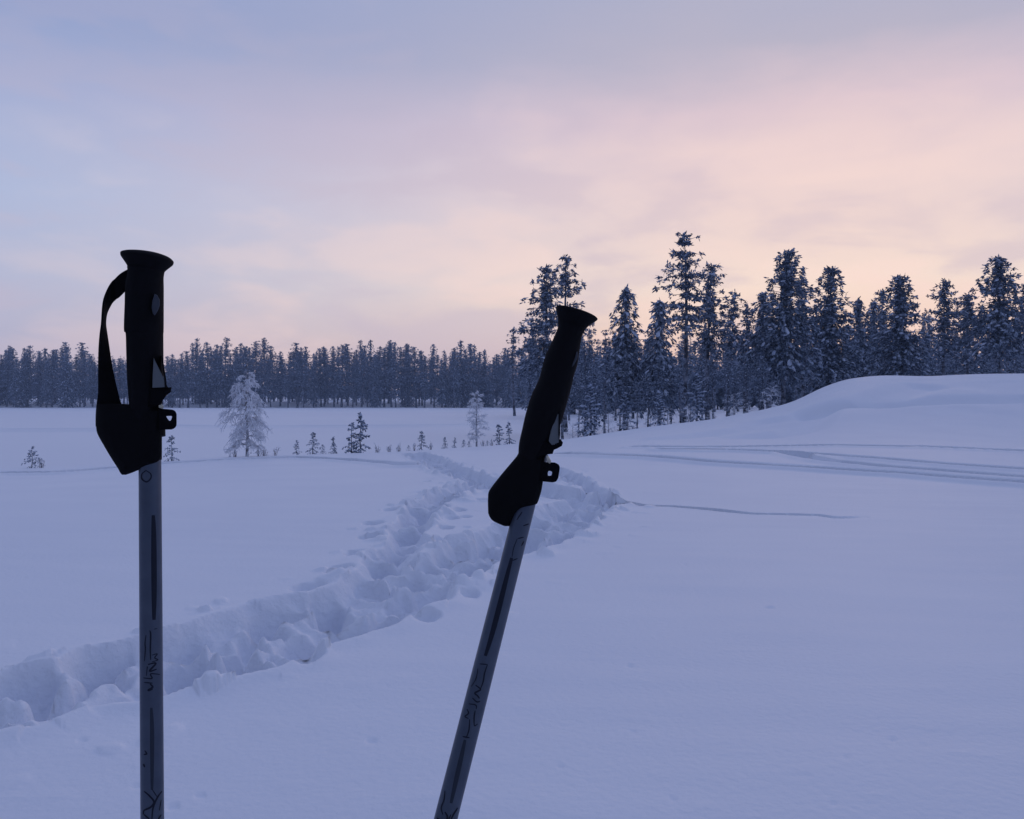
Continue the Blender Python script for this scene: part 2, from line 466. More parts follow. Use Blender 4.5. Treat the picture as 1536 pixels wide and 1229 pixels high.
# ---- ski, sledge and drag tracks: (pixels along the track, half width m, depth m)
tracks = [
    ([(845, 682), (886, 683.5), (986, 688), (1082, 696), (1228, 705), (1360, 713), (1474, 723), (1536, 727), (1700, 741)], .2, .50),
    ([(1000, 676), (1091, 677), (1182, 681), (1246, 693), (1333, 702), (1428, 709.5), (1536, 718.6), (1700, 732)], .19, .45),
    ([(1040, 677), (1128, 677.6), (1237, 683.6), (1337, 691), (1442, 699.5), (1536, 706), (1700, 716)], .18, .40),
    ([(960, 672), (1082, 672.5), (1246, 669.5), (1383, 672), (1536, 679), (1700, 688)], .2, .42),
    ([(900, 742), (930, 753), (964, 759), (1005, 760), (1073, 766), (1128, 771), (1191, 772), (1228, 773), (1255, 777), (1295, 776)], .05, .26),
    ([(-150, 722), (0, 712), (80, 711), (160, 705), (250, 697), (330, 692), (440, 687.5), (520, 691), (600, 697), (622, 700)], .22, .42),
]
def near_line(wp, hw, mask):
    dm = np.full(mask.shape, 1e9)
    x_, y_ = GX[mask], GY[mask]
    for i in range(len(wp) - 1):
        ax, ay = wp[i]; bx, by = wp[i + 1]; ex, ey = bx - ax, by - ay
        t = np.clip(((x_ - ax) * ex + (y_ - ay) * ey) / (ex * ex + ey * ey + 1e-9), 0, 1)
        dm = np.minimum(dm, np.hypot(x_ - ax - t * ex, y_ - ay - t * ey))
    return dm
front = np.where((np.abs(AZ.ravel()) < .75) & (Rr > 5) & (Rr < 45))[0]
TG = np.zeros(front.shape); TB = np.zeros(front.shape)
for pts, hw, dep in tracks:
    fine = []
    for i in range(len(pts) - 1):
        for k in range(4):
            t = k / 4; fine.append((pts[i][0] * (1 - t) + pts[i + 1][0] * t, pts[i][1] * (1 - t) + pts[i + 1][1] * t))
    fine.append(pts[-1])
    wp = [gpt(*p) for p in fine]
    dm = near_line(wp, hw, front)
    dm = dm + .25 * hw * vnoise(GX[front] * 1.1, GY[front] * 1.1, 77)
    thin = hw < .1
    if thin:                                             # a pole dragged through the crust: runs out to nothing
        ex, ey = wp[-1]
        dep = dep * np.clip(np.hypot(GX[front] - ex, GY[front] - ey) / 1.2, .0, 1) * (.75 + .5 * vnoise(GX[front] * 1.7, GY[front] * 1.7, 78))
    TG = np.maximum(TG, dep * np.clip((1.1 * hw - dm) / (.3 * hw), 0, 1) ** .7)
    TB = np.maximum(TB, (.02 if thin else .10) * dep * np.exp(-((dm - 1.7 * hw) / (.5 * hw)) ** 2))
GZ[front] += np.where(TG > 0, -TG, TB)
# drifts on the hill, from where the crest was driven over
for pts, hw, dep in [([(1120, 655), (1193, 643), (1225, 613), (1303, 608), (1347, 604.5), (1466, 602), (1560, 598)], .7, .26),
                     ([(1225, 612), (1303, 607), (1341, 592), (1385, 580)], .8, .2), ([(1000, 657), (1080, 648), (1135, 640), (1160, 628)], .7, .2)]:
    wp = [gpt(*p) for p in pts]
    dm = near_line(wp, hw, front)
    GZ[front] -= dep * smooth((1.5 * hw - dm) / (1.2 * hw))
# old tracks across the lake
lk = np.where((np.abs(AZ.ravel()) < .8) & (Rr > 40) & (Rr < 110))[0]
for pts, hw, dep in [([(-200, 648), (145, 645)], .9, .3), ([(250, 639), (330, 640), (620, 638.5), (720, 637)], 1.0, .24), ([(380, 627), (560, 625), (690, 626)], 1.2, .12)]:
    wp = []
    for p in pts:
        dv = direction(*p); t = (LAKE - EYE) / dv.z; wp.append((dv.x * t, dv.y * t))
    dm = near_line(wp, hw, lk)
    GZ[lk] += -dep * smooth((1.4 * hw - dm) / hw) + .6 * dep * np.exp(-((dm - 2 * hw) / hw) ** 2)

# ---- split the one sheet into named pieces of ground
NR, NA = R.shape
ii, jj = np.meshgrid(np.arange(NR - 1), np.arange(NA), indexing='ij')
j2 = (jj + 1) % NA
quads = np.stack([ii * NA + jj, ii * NA + j2, (ii + 1) * NA + j2, (ii + 1) * NA + jj], -1).reshape(-1, 4)[:, ::-1]
fu = U[quads].mean(1); fd = Dp[quads].mean(1); fD = DR[quads].mean(1); ft = TRAIL[quads].max(1)
kind = np.zeros(len(quads), int)                       # snow_field
kind[(fu > 1000) & (fd > np.interp(fu, _ut, T_a) + 2)] = 4
kind[(fd > fD + 4) & (fu < 840) & (fd <= SHORE)] = 2
kind[fd > SHORE] = 3
kind[ft > .04] = 1
# vertex normals of the whole sheet, so that the seams do not show
P = np.stack([GX, GY, GZ], 1)
fn = np.cross(P[quads[:, 2]] - P[quads[:, 0]], P[quads[:, 3]] - P[quads[:, 1]])
VN = np.zeros_like(P)
for k in range(4): np.add.at(VN, quads[:, k], fn)
VN /= np.maximum(np.linalg.norm(VN, axis=1, keepdims=True), 1e-12)
def sheet(name, k, mat, label):
    q = quads[kind == k]
    used, inv = np.unique(q.ravel(), return_inverse=True)
    me = bpy.data.meshes.new(name)
    me.vertices.add(len(used)); me.vertices.foreach_set('co', P[used].astype(np.float32).ravel())
    n = len(q)
    me.loops.add(n * 4); me.loops.foreach_set('vertex_index', inv.astype(np.int32))
    me.polygons.add(n); me.polygons.foreach_set('loop_start', np.arange(0, n * 4, 4, dtype=np.int32))
    me.polygons.foreach_set('use_smooth', np.ones(n, bool))
    me.update(); me.validate()
    me.normals_split_custom_set_from_vertices(VN[used].tolist())
    me.materials.append(mat)
    o = bpy.data.objects.new(name, me); col.objects.link(o)
    tag(o, label, None, None, 'structure')
    return o
sheet('snow_field', 0, M_snow, 'smooth open field of deep snow in the foreground')
sheet('trodden_path', 1, M_path, 'deep trampled trail of footprints through the snow')
sheet('frozen_lake', 2, M_ice, 'flat snow-covered frozen lake')
sheet('far_shore', 3, M_ice, 'snowy far shore under the forest')
sheet('snow_hill', 4, M_snow, 'rounded snow hill on the right with drifted tracks')

# ------------------------------------------------------------------ trees
UPV = Vector((0, 0, 1))
def rv(rnd, s=1.0): return Vector((rnd.gauss(0, s), rnd.gauss(0, s), rnd.gauss(0, s)))
def build_conifer(seed, H, style, cb, width, dens=1.0):
    width *= 1.3
    """returns (trunk mesh, crown mesh) of a snow-laden pine or spruce"""
    rnd = random.Random(seed)
    bend = [rnd.uniform(-.02, .02) for _ in range(4)]
    ax = lambda z: Vector((H * (bend[0] * math.sin(3 * z / H) + bend[1] * z / H), H * (bend[2] * math.sin(3 * z / H + 1) + bend[3] * z / H - bend[2] * .84), z))
    tr = MB()
    r0 = .011 * H + .03
    zs = [-.4] + [H * i / 10 for i in range(1, 11)]
    tr.tube([ax(z) for z in zs], [max(.015, r0 * (1.25 if z < 0 else max(0, 1 - z / H) ** .75 + .06)) for z in zs], 8, 0)
    cr = MB()
    zb = H * cb
    # dead snowy twigs under the crown
    for _ in range(int(46 * (cb + .05))):
        z = rnd.uniform(H * .12, max(zb, H * .2)); a = rnd.uniform(0, 6.283); L = rnd.uniform(.3, .9) * width * .5
        p = ax(z); d = Vector((math.cos(a), math.sin(a), rnd.uniform(-.5, .1)))
        cr.tube([p, p + d * L * .5, p + d * L + Vector((0, 0, -.2 * L))], [.022, .016, .006], 3, 3, False)
        for _k in range(7):
            q = p + d * (L * rnd.uniform(.3, 1)) - UPV * .1 * L; dd = (d * .5 + rv(rnd, .5) - UPV * .4).normalized()
            cr.spray(q, dd, dd.cross(rv(rnd)).normalized(), rnd.uniform(.15, .32), rnd.uniform(.02, .04), 1)
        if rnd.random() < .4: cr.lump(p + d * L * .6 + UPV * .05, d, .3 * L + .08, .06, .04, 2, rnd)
    nb = int({'spruce': 104, 'open': 58}.get(style, 80) * dens * (1 - cb) * max(1, H / 13) ** .5 * 1.15)
    golden = 2.39996
    a0 = rnd.uniform(0, 6.28)
    gaps = [(rnd.uniform(.05, .8), rnd.uniform(0, 6.28)) for _ in range(1 if dens >= 1.4 else 4)] if style == 'pine' else []
    for i in range(nb):
        t = (i + rnd.uniform(0, 1)) / nb
        if style == 'spruce':
            z = zb + (H - zb) * t ** .92
            L = width * ((1 - t) ** .85 * .95 + .05) * rnd.uniform(.7, 1.15)
            elev = -.45 + .75 * t + rnd.uniform(-.12, .12); droop = .55
        elif style == 'open':
            tier = round(t * 9) / 9
            z = zb + (H - zb) * min(1, tier + rnd.uniform(-.025, .025))
            L = width * ((1 - t) ** .6 * .9 + .08) * rnd.choice([.55, .8, 1.0, 1.25]) * (0.6 + .4 * min(1, t / .15))
            elev = -.05 + .5 * t + rnd.uniform(-.15, .15); droop = .35
        else:
            z = zb + (H - zb) * t
            L = width * (1 - t ** 1.7) ** .8 * (.5 + .5 * min(1, t / .22)) * rnd.uniform(.55, 1.2) + .2
            elev = -.15 + .75 * t + rnd.uniform(-.25, .25); droop = .5
        a = a0 + i * golden + rnd.uniform(-.4, .4)
        if any(abs(t - gt) < .06 and math.cos(a - ga) > .1 for gt, ga in gaps): continue
        base_p = ax(min(z, H * .985))
        d0 = Vector((math.cos(a) * math.cos(elev), math.sin(a) * math.cos(elev), math.sin(elev)))
        pts = []
        for k in range(5):
            s = k / 4
            pts.append(base_p + d0 * (L * s) - UPV * (droop * L * s * s * .55))
        cr.tube(pts, [.012 + .016 * L * (1 - k / 4.2) for k in range(5)], 3, 3, False)
        tang = (pts[4] - pts[3]).normalized()
        sidev = d0.cross(UPV).normalized()
        step = .36 if style == 'spruce' else .44
        nc = max(1, int(L * .75 / step))
        for c in range(nc + 1):
            s = .14 + .86 * (c / max(1, nc)) if nc > 0 else 1.0
            f = s * 4; k = min(3, int(f)); q = pts[k].lerp(pts[k + 1], f - k)
            spread = .30 * L * (1.15 - s) if style == 'spruce' else .42 * L * (1.0 - abs(s - .75))
            for lat in ((-1, 0, 1) if L > .8 and c < nc else (0,)):
                cp = q + sidev * (lat * spread * rnd.uniform(.4, 1.1)) + rv(rnd, .05)
                if lat: cp -= UPV * abs(spread) * .12
                cd = (tang + sidev * lat * .9 + rv(rnd, .15)).normalized()
                # needles hang under a cushion of snow
                for _ in range(12):
                    if style == 'spruce':
                        dd = (cd * .7 + rv(rnd, .4) - UPV * .55).normalized(); LL = rnd.uniform(.14, .34); ww = rnd.uniform(.025, .055)
                    else:
                        dd = (cd * .55 + rv(rnd, .55) - UPV * .15).normalized(); LL = rnd.uniform(.14, .34); ww = rnd.uniform(.03, .065)
                    sd = dd.cross(rv(rnd)).normalized()
                    cr.spray(cp + rv(rnd, .06), dd, sd, LL, ww, 0 if rnd.random() < .62 else 1)
                if rnd.random() < .62:
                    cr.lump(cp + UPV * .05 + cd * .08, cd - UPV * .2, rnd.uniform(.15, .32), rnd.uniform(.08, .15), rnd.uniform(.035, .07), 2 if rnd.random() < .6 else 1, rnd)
    # leader
    top = ax(H)
    for _ in range(7):
        dd = (UPV * .7 + rv(rnd, .45)).normalized()
        cr.spray(top - UPV * rnd.uniform(0, .35), dd, dd.cross(rv(rnd)).normalized(), rnd.uniform(.2, .4), .05, rnd.choice([0, 1]))
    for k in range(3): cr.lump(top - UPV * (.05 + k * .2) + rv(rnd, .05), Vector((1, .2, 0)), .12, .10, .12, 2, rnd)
    return tr.mesh('trunk'), cr.mesh('crown')
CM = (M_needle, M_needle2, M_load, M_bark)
def mats_on(me, ms):
    for m in ms: me.materials.append(m)
    return me
def plant(name, meshes, loc, rz, scale, label, cat, group):
    o = empty(name, loc, label, cat, group)
    o.rotation_euler = (0, 0, rz); o.scale = scale
    for nm, me in meshes:
        c = bpy.data.objects.new(nm, me); col.objects.link(c); c.parent = o
    return o

def tree_spot(px, d):
    x = (px - CX) / F * d
    return x, d, ground_z(x, d)
named = [
    (822, 402, 53, 'pine', .2, 2.2, 1.25, 'broad snow-laden pine whose left side overhangs the lake, half behind the tilted pole'),
    (848, 386, 58, 'pine', .40, 1.6, 1.0, 'taller pine peeking out directly above the tilted pole grip'),
    (938, 432, 49, 'spruce', .30, 1.75, 1.2, 'pointed narrow spruce standing alone right of the tilted pole'),
    (1025, 352, 53, 'open', .52, 2.2, 1.5, 'tallest pine in the wood, with open layered branches'),
    (1061, 398, 56, 'pine', .46, 1.55, 1.1, 'second tallest slender pine just right of the tallest pine'),
    (989, 452, 48, 'spruce', .27, 1.5, 1.1, 'dense dark spruce tucked left below the tallest pine'),
    (1092, 442, 60, 'pine', .50, 1.25, .8, 'thin pine with a sparse small crown in the bright gap'),
    (1117, 463, 62, 'pine', .45, 1.0, .8, 'short thin pine left of the big dense pine'),
    (1175, 378, 52, 'pine', .22, 2.3, 2.1, 'big dense pine with a full column of snowy boughs above the hill slope'),
    (1143, 440, 55, 'spruce', .40, 1.5, 1.0, 'shoulder-high spruce leaning on the left of the big dense pine'),
    (1206, 420, 60, 'pine', .55, 1.05, .9, 'lean pine with a bare trunk right behind the big dense pine'),
    (1245, 403, 55, 'pine', .10, 1.65, 2.0, 'full thick pine rising where the hill crest begins'),
    (1288, 450, 64, 'spruce', .10, 1.2, 1.1, 'left one of two small pointed spruces on the crest'),
    (1306, 453, 68, 'spruce', .12, 1.2, 1.0, 'right one of two small pointed spruces on the crest'),
    (1322, 437, 70, 'pine', .30, 1.1, 1.0, 'narrow pine squeezed between the small spruces and a dark dense pine'),
    (1350, 417, 55, 'pine', .10, 1.6, 2.0, 'dark dense conical pine over the middle of the crest'),
    (1416, 422, 62, 'pine', .35, 1.5, 1.0, 'pine with a ragged tip and one long left branch beyond the crest'),
    (1450, 443, 66, 'pine', .30, 1.75, 1.1, 'low round-headed pine between two taller pines at right'),
    (1500, 388, 57, 'pine', .26, 1.85, 1.9, 'tall heavily snowed pine near the right edge of the picture'),
    (1540, 428, 64, 'pine', .35, 1.5, 1.1, 'pine cut by the right edge of the picture'),
]
for i, (px, top, d, style, cb, wd, dens, label) in enumerate(named):
    x, y, z = tree_spot(px, d)
    H = EYE + (YH - top) / F * d - z
    tme, cme = build_conifer(100 + i, H, style, cb, wd * d / 62, dens)
    mats_on(tme, (M_bark,)); mats_on(cme, CM)
    kindn = 'spruce_tree' if style == 'spruce' else 'pine_tree'
    plant(kindn, (('trunk', tme), ('crown', cme)), (x, y, z), random.Random(i).uniform(0, 6.28) if i != 3 else .3, (1, 1, 1), label,
          'spruce' if style == 'spruce' else 'pine', 'tall trees behind the hill')
# shared variants
VAR = []
for i, (style, cb, wd, dens) in enumerate([('pine', .48, 1.7, 1.0), ('pine', .42, 1.9, 1.1), ('pine', .56, 1.5, .9), ('open', .5, 1.9, 1.1), ('pine', .34, 1.7, 1.2),
                                           ('spruce', .10, 2.0, .9), ('spruce', .18, 1.7, .9), ('spruce', .05, 2.2, 1.0),
                                           ('pine', .16, 1.7, 1.1), ('pine', .22, 1.9, 1.1)]):
    tme, cme = build_conifer(300 + i, 14.0, style, cb, wd, dens)
    mats_on(tme, (M_bark,)); mats_on(cme, CM)
    VAR.append((style, tme, cme))
rnd = random.Random(7)
def variant_tree(x, y, H, wscale, k, lab_p, lab_s, grp_p, grp_s):
    style, tme, cme = VAR[k]
    s = H / 14.0
    sp = style == 'spruce'
    return plant('spruce_tree' if sp else 'pine_tree', (('trunk', tme), ('crown', cme)), (x, y, ground_z(x, y) - .1), rnd.uniform(0, 6.28),
                 (s * wscale, s * wscale, s), lab_s if sp else lab_p, 'spruce' if sp else 'pine', grp_s if sp else grp_p)
# back rows of the near wood
ZONE2 = [(860, 'behind the tilted pole grip'), (910, 'right of the tilted pole grip'), (965, 'behind the lone pointed spruce'), (1010, 'left of the tallest pine'), (1050, 'behind the tallest pine'),
         (1085, 'right of the tallest pine'), (1130, 'in the bright gap'), (1215, 'behind the big dense pine'), (1275, 'behind the thick pine at the hill crest'), (1330, 'behind the two small pointed spruces'),
         (1385, 'behind the dark conical pine'), (1435, 'behind the ragged-tipped pine'), (1475, 'behind the round-headed pine'), (1536, 'at the right edge'), (9999, 'beyond the right picture edge')]
def zone2(px): return next(t for lim, t in ZONE2 if px < lim)
for i in range(92):
    px = 775 + i * 10.6 + rnd.uniform(-9, 9)
    d = rnd.uniform(74, 125)
    if px < 850: d = rnd.uniform(100, 140)
    top = rnd.uniform(488, 532) if px < 1200 else rnd.uniform(468, 520)
    x, y, z = tree_spot(px, d)
    H = EYE + (YH - top) / F * d - z
    variant_tree(x, y, H, rnd.uniform(.9, 1.3), rnd.choice([0, 0, 1, 1, 2, 2, 3, 4, 4, 6] if px < 1230 else [0, 1, 3, 4, 4, 5, 6, 7]),
                 f'slim back-row pine of the wood {zone2(px)}', f'snow-dusted back-row spruce of the wood {zone2(px)}',
                 'pines filling the wood on the right', 'spruces filling the wood on the right')
# slim young trees close behind the crest
for i in range(20):
    px = 846 + i * 16 + rnd.uniform(-6, 6)
    d = float(np.interp(px, _ut, T_D)) + rnd.uniform(5, 13)
    top = rnd.uniform(505, 575) - max(0, px - 1080) * .15
    x, y, z = tree_spot(px, d)
    variant_tree(x, y, EYE + (YH - top) / F * d - z, rnd.uniform(.8, 1.2), rnd.choice([0, 1, 2, 3, 2, 4]),
                 f'slim young pine close behind the snow crest {zone2(px)}', '', 'young pines close behind the snow crest', '')
# forest across the lake
rows_ = ('dark front-row', 'dusky middle-row', 'hazy rear-row')
ZONES = [(0, 'beyond the left edge of the picture'), (60, 'at the far left edge'), (145, 'left of the upright pole'), (265, 'behind the upright pole handle'), (335, 'between the upright pole and the large birch'),
         (410, 'above the large frosted birch'), (455, 'above the leftmost sapling of the row'), (512, 'above the knee-high spruce'), (560, 'above the twin spruces'), (610, 'right of the twin spruces'), (660, 'above the trail mouth'),
         (695, 'above the thin saplings'), (740, 'above the smaller frosted birch'), (790, 'left of the tilted pole grip'), (860, 'behind the tilted pole grip'), (9999, 'seen through the near wood')]
def zone(px): return next(t for lim, t in ZONES if px < lim)
for row, (d0, n) in enumerate([(276, 98), (287, 92), (300, 84)]):
    for i in range(n):
        px = -190 + (i + rnd.uniform(.1, .9)) * (1180 / n)
        d = d0 + rnd.uniform(-4, 5)
        mean_top = np.interp(px, [-200, 0, 120, 190, 350, 560, 640, 760, 1000], [535, 530, 537, 545, 527, 525, 527, 533, 535])
        top = mean_top + rnd.gauss(0, 8) - row * 1.0
        if rnd.random() < .14: top -= rnd.uniform(4, 14)
        x, y, z = tree_spot(px, d)
        H = max(9, EYE + (YH - top) / F * d - z)
        variant_tree(x, y, H, rnd.uniform(.85, 1.4), rnd.choice([8, 9, 8, 9, 4, 8, 9, 1, 5, 6, 7, 4]),
                     f'{rows_[row]} pine across the lake {zone(px)}', f'{rows_[row]} spruce across the lake {zone(px)}',
                     'pines in the forest across the lake', 'spruces in the forest across the lake')
# the wood behind those rows reads as one mass
fm = MB()
def simple_tree(x, y, z, H, w, rr):
    b = Vector((x, y, z))
    fm.tube([b, b + UPV * H * .97], [.16, .03], 4, 3, False)
    for k in range(64):
        t = k / 64; a = k * 2.4 + rr.uniform(-.5, .5); L = w * (1 - t) ** .7 * rr.uniform(.6, 1.2) + .2
        p = b + UPV * (H * (.12 + .86 * t)); dd = Vector((math.cos(a), math.sin(a), rr.uniform(-.5, .1))).normalized()
        sd = dd.cross(UPV).normalized()
        fm.spray(p, dd, (sd + UPV * rr.uniform(-1, 1)).normalized(), L * 1.15, L * .55, 0 if rr.random() < .6 else 1)
        if rr.random() < .25: fm.spray(p + UPV * .08, dd, sd, L * .8, L * .3, 2)
rr = random.Random(91)
for i in range(440):
    px = -330 + i * 5.0 + rr.uniform(-4, 4); d = rr.uniform(312, 372)
    x, y, z = tree_spot(px, d)
    simple_tree(x, y, z, EYE + (YH - rr.uniform(530, 550)) / F * d - z, rr.uniform(1.8, 2.8), rr)
for i in range(150):
    px = 840 + i * 6.5 + rr.uniform(-6, 6); d = rr.uniform(128, 190)
    x, y, z = tree_spot(px, d)
    simple_tree(x, y, z, EYE + (YH - rr.uniform(500, 540)) / F * d - z, rr.uniform(1.6, 2.6), rr)
o = link_mesh('distant_forest', mats_on(fm.mesh('distant_forest'), CM))
tag(o, 'far depth of the snowy forest behind the front rows of trees', 'forest', None, 'stuff')

# ------------------------------------------------------------------ frosted birches and bushes
def build_birch(seed, H, spread, nmain=16, sub=9, weep=.6):
    rnd = random.Random(seed)
    tr = MB(); cr = MB()
    tr.tube([(0, 0, -.15), (.01 * H, 0, H * .3), (-.01 * H, .01 * H, H * .65), (.005 * H, 0, H)], [.018 * H, .014 * H, .008 * H, .003 * H], 7, 0)
    for i in range(nmain):
        t = (i + rnd.random()) / nmain
        z = H * (.10 + .86 * t); a = i * 2.4 + rnd.uniform(-.4, .4)
        L = spread * (math.sin(math.pi * min(1, (1 - t) * .62 + .12)) ** .8) * rnd.uniform(.7, 1.1)
        up = rnd.uniform(.3, .9)
        d = Vector((math.cos(a), math.sin(a), up)).normalized()
        p = Vector((0, 0, z)); pts = []
        for k in range(5):
            s = k / 4; pts.append(p + d * L * s - UPV * (weep * L * s ** 2.2))
        cr.tube(pts, [.006 * H * (1 - .75 * k / 4) for k in range(5)], 4, 0, False)
        for j in range(sub):
            s = rnd.uniform(.2, 1); f = s * 4; k = min(3, int(f)); q = pts[k].lerp(pts[k + 1], f - k)
            l2 = L * rnd.uniform(.25, .5); d2 = (d * .6 + rv(rnd, .55) + UPV * .1).normalized()
            pp = [q + d2 * l2 * m / 3 - UPV * (weep * 1.1 * l2 * (m / 3) ** 2) for m in range(4)]
            cr.tube(pp, [.0046 * H, .0042 * H, .0036 * H, .002 * H], 3, 1, False)
            for _ in range(4):
                m = rnd.randint(0, 2); q2 = pp[m].lerp(pp[m + 1], rnd.random())
                l3 = l2 * rnd.uniform(.25, .55); d3 = (d2 * .5 + rv(rnd, .6) - UPV * .25).normalized()
                cr.tube([q2, q2 + d3 * l3 * .5, q2 + d3 * l3 - UPV * weep * l3 * .5], [.0042 * H, .0036 * H, .002 * H], 3, 1, False)
    return mats_on(tr.mesh('trunk'), (M_frostbark,)), mats_on(cr.mesh('crown'), (M_frostbark, M_frost))
def rim_spot(px, ybase, extra=1.2):
    u = px; D = float(np.interp(u, _ut, T_D)) + extra
    x = (px - CX) / F * D
    return x, D
def by_pixels(px, top, ybase, extra=1.0):
    x, d = rim_spot(px, ybase, extra)
    z = ground_z(x, d)
    return x, d, z, EYE + (YH - top) / F * d - z
x, y, z, H = by_pixels(370, 557, 686, .3)
tme, cme = build_birch(11, H, H * .27, 40, 17, .8)
plant('birch_tree', (('trunk', tme), ('crown', cme)), (x, y, z), .4, (1, 1, 1), 'large hoarfrosted weeping birch at the lake edge right of the upright pole', 'birch', 'frosted birches at the lake edge')
x, y, z, H = by_pixels(715, 584, 672, .6)
tme, cme = build_birch(23, H, H * .21, 32, 13, .35)
plant('birch_tree', (('trunk', tme), ('crown', cme)), (x, y, z), 2.0, (1, 1, 1), 'smaller upright hoarfrosted birch at the lake edge left of the tilted pole', 'birch', 'frosted birches at the lake edge')

def build_sapling(seed, H, width, snow=.6, dens=1.0):
    rnd = random.Random(seed)
    tr = MB(); cr = MB()
    lean = rnd.uniform(-.06, .06)
    ax = lambda z: Vector((lean * z + .02 * H * math.sin(5 * z / H), 0, z))
    tr.tube([ax(z) for z in (-.1, H * .3, H * .6, H)], [.02 * H + .004, .015 * H, .01 * H, .004 * H], 6, 0)
    nb = int(30 * dens)
    for i in range(nb):
        if rnd.random() < .22: continue
        t = (i + rnd.random()) / nb
        z = H * (.06 + .92 * t); a = i * 2.4 + rnd.uniform(-.5, .5)
        L = width * (1 - t) ** .8 * rnd.uniform(.35, 1.25) + .03 * H
        d = Vector((math.cos(a), math.sin(a), -.3 + .9 * t)).normalized(); p = ax(z)
        tip = p + d * L - UPV * .2 * L
        cr.tube([p, p + d * L * .5, tip], [.006 * H, .005 * H, .002 * H], 3, 3, False)
        for c in range(3):
            q = p.lerp(tip, .3 + .35 * c)
            for _ in range(4):
                dd = (d * .6 + rv(rnd, .5) - UPV * .1).normalized()
                cr.spray(q, dd, dd.cross(rv(rnd)).normalized(), H * rnd.uniform(.05, .10), H * rnd.uniform(.012, .024), rnd.choice([0, 0, 1]))
            if rnd.random() < snow: cr.lump(q + UPV * .02 * H, d, H * rnd.uniform(.035, .07), H * .035, H * .025, 2, rnd)
    return mats_on(tr.mesh('trunk'), (M_bark,)), mats_on(cr.mesh('crown'), CM)
saps = [
    (47, 670, 709, .42, .3, 'scraggly little spruce at the far left edge of the field'),
    (257, 654, 693, .34, .3, 'little spruce close beside the upright pole shaft'),
    (445, 661, 682, .30, 1, 'tiny leftmost sapling of the row between the two poles'),
    (469, 649, 681, .40, 1, 'knee-high spruce with a bush at its right foot'),
    (484, 667, 681, .55, 1, 'low round bush at the right foot of a knee-high spruce'),
    (501, 656, 680, .28, 1, 'thin sapling standing just left of the twin spruces'),
    (527, 634, 679, .26, 1, 'wider left spruce of the twin spruces between the poles'),
    (541, 621, 679, .22, 1, 'taller right spruce of the twin spruces between the poles'),
    (613, 668, 677, .40, 1, 'tiny sapling at the mouth of the trail, left side'),
    (632, 648, 677, .34, 1, 'small spruce standing where the trail leaves the field'),
    (667, 656, 676, .22, 1, 'first thin sapling right of the trail mouth'),
    (682, 657, 675, .24, 1, 'second thin sapling right of the trail mouth'),
    (695, 660, 675, .22, 1, 'short sapling just left of the smaller frosted birch'),
    (703, 662, 675, .30, 1, 'shortest sapling at the foot of the smaller frosted birch'),
    (749, 636, 671, .24, 1, 'left sapling of the pair beside the tilted pole strap'),
    (764, 634, 669, .24, 1, 'right sapling of the pair beside the tilted pole strap'),
    (731, 661, 672, .3, 1, 'stub of a sapling right of the smaller frosted birch'),
]
for i, (px, top, yb, wr, ex, label) in enumerate(saps):
    x, y, z, H = by_pixels(px, top, yb, ex * .9)
    vis = (yb - top) / F * y
    tme, cme = build_sapling(500 + i, H, max(.1, wr * vis), .9, 1.0)
    plant('spruce_sapling', (('trunk', tme), ('crown', cme)), (x, y, z), i * 1.3, (1, 1, 1), label, 'sapling', 'young spruces along the lake edge')
# small dark thicket at the foot of the big birch and frosted weeds along the edge
rnd = random.Random(77)
def build_weed(seed, H):
    rr = random.Random(seed); m = MB()
    for k in range(8):
        a = rr.uniform(0, 6.28); l = rr.uniform(.08, .3) * H; h = H * rr.uniform(.5, 1)
        p = Vector((rr.uniform(-.12, .12) * H, rr.uniform(-.12, .12) * H, -.05)); q = p + Vector((math.cos(a) * l, math.sin(a) * l, h))
        m.tube([p, p.lerp(q, .6) + UPV * .1 * h, q], [.006, .005, .003], 3, 0, False)
        for _ in range(3):
            s = rr.uniform(.4, 1); e = p.lerp(q, s)
            m.tube([e, e + rv(rr, .12 * H) + UPV * .05 * H], [.008, .005], 3, 1, False)
    return mats_on(m.mesh('weed_tuft'), (M_grass, M_frost))
weeds = [build_weed(i, .28) for i in range(4)]
weed_at = [(352, 'beside the trunk of the large birch on its left'), (388, 'at the right foot of the large birch'), (396, 'on the far right fringe of the large birch'),
           (412, 'alone between the large birch and the sapling row'), (566, 'nearest right of the twin spruces'), (584, 'second right of the twin spruces'),
           (598, 'leaning over the left rim of the trail mouth'), (622, 'between the two small saplings at the trail mouth'), (646, 'just right of the small spruce at the trail mouth'),
           (724, 'right beside the smaller birch trunk'), (738, 'left of the sapling pair by the tilted pole'), (62, 'at the right foot of the scraggly little spruce')]
for i, (px, where) in enumerate(weed_at):
    x, d = rim_spot(px, 0, .25)
    o = bpy.data.objects.new('weed_tuft', weeds[i % 4]); col.objects.link(o)
    o.location = (x, d, ground_z(x, d)); o.rotation_euler = (0, 0, i * 1.1); o.scale = (1.0,) * 3
    tag(o, 'frosted dry weed tuft ' + where, 'weed', 'frosted weeds along the lake edge')
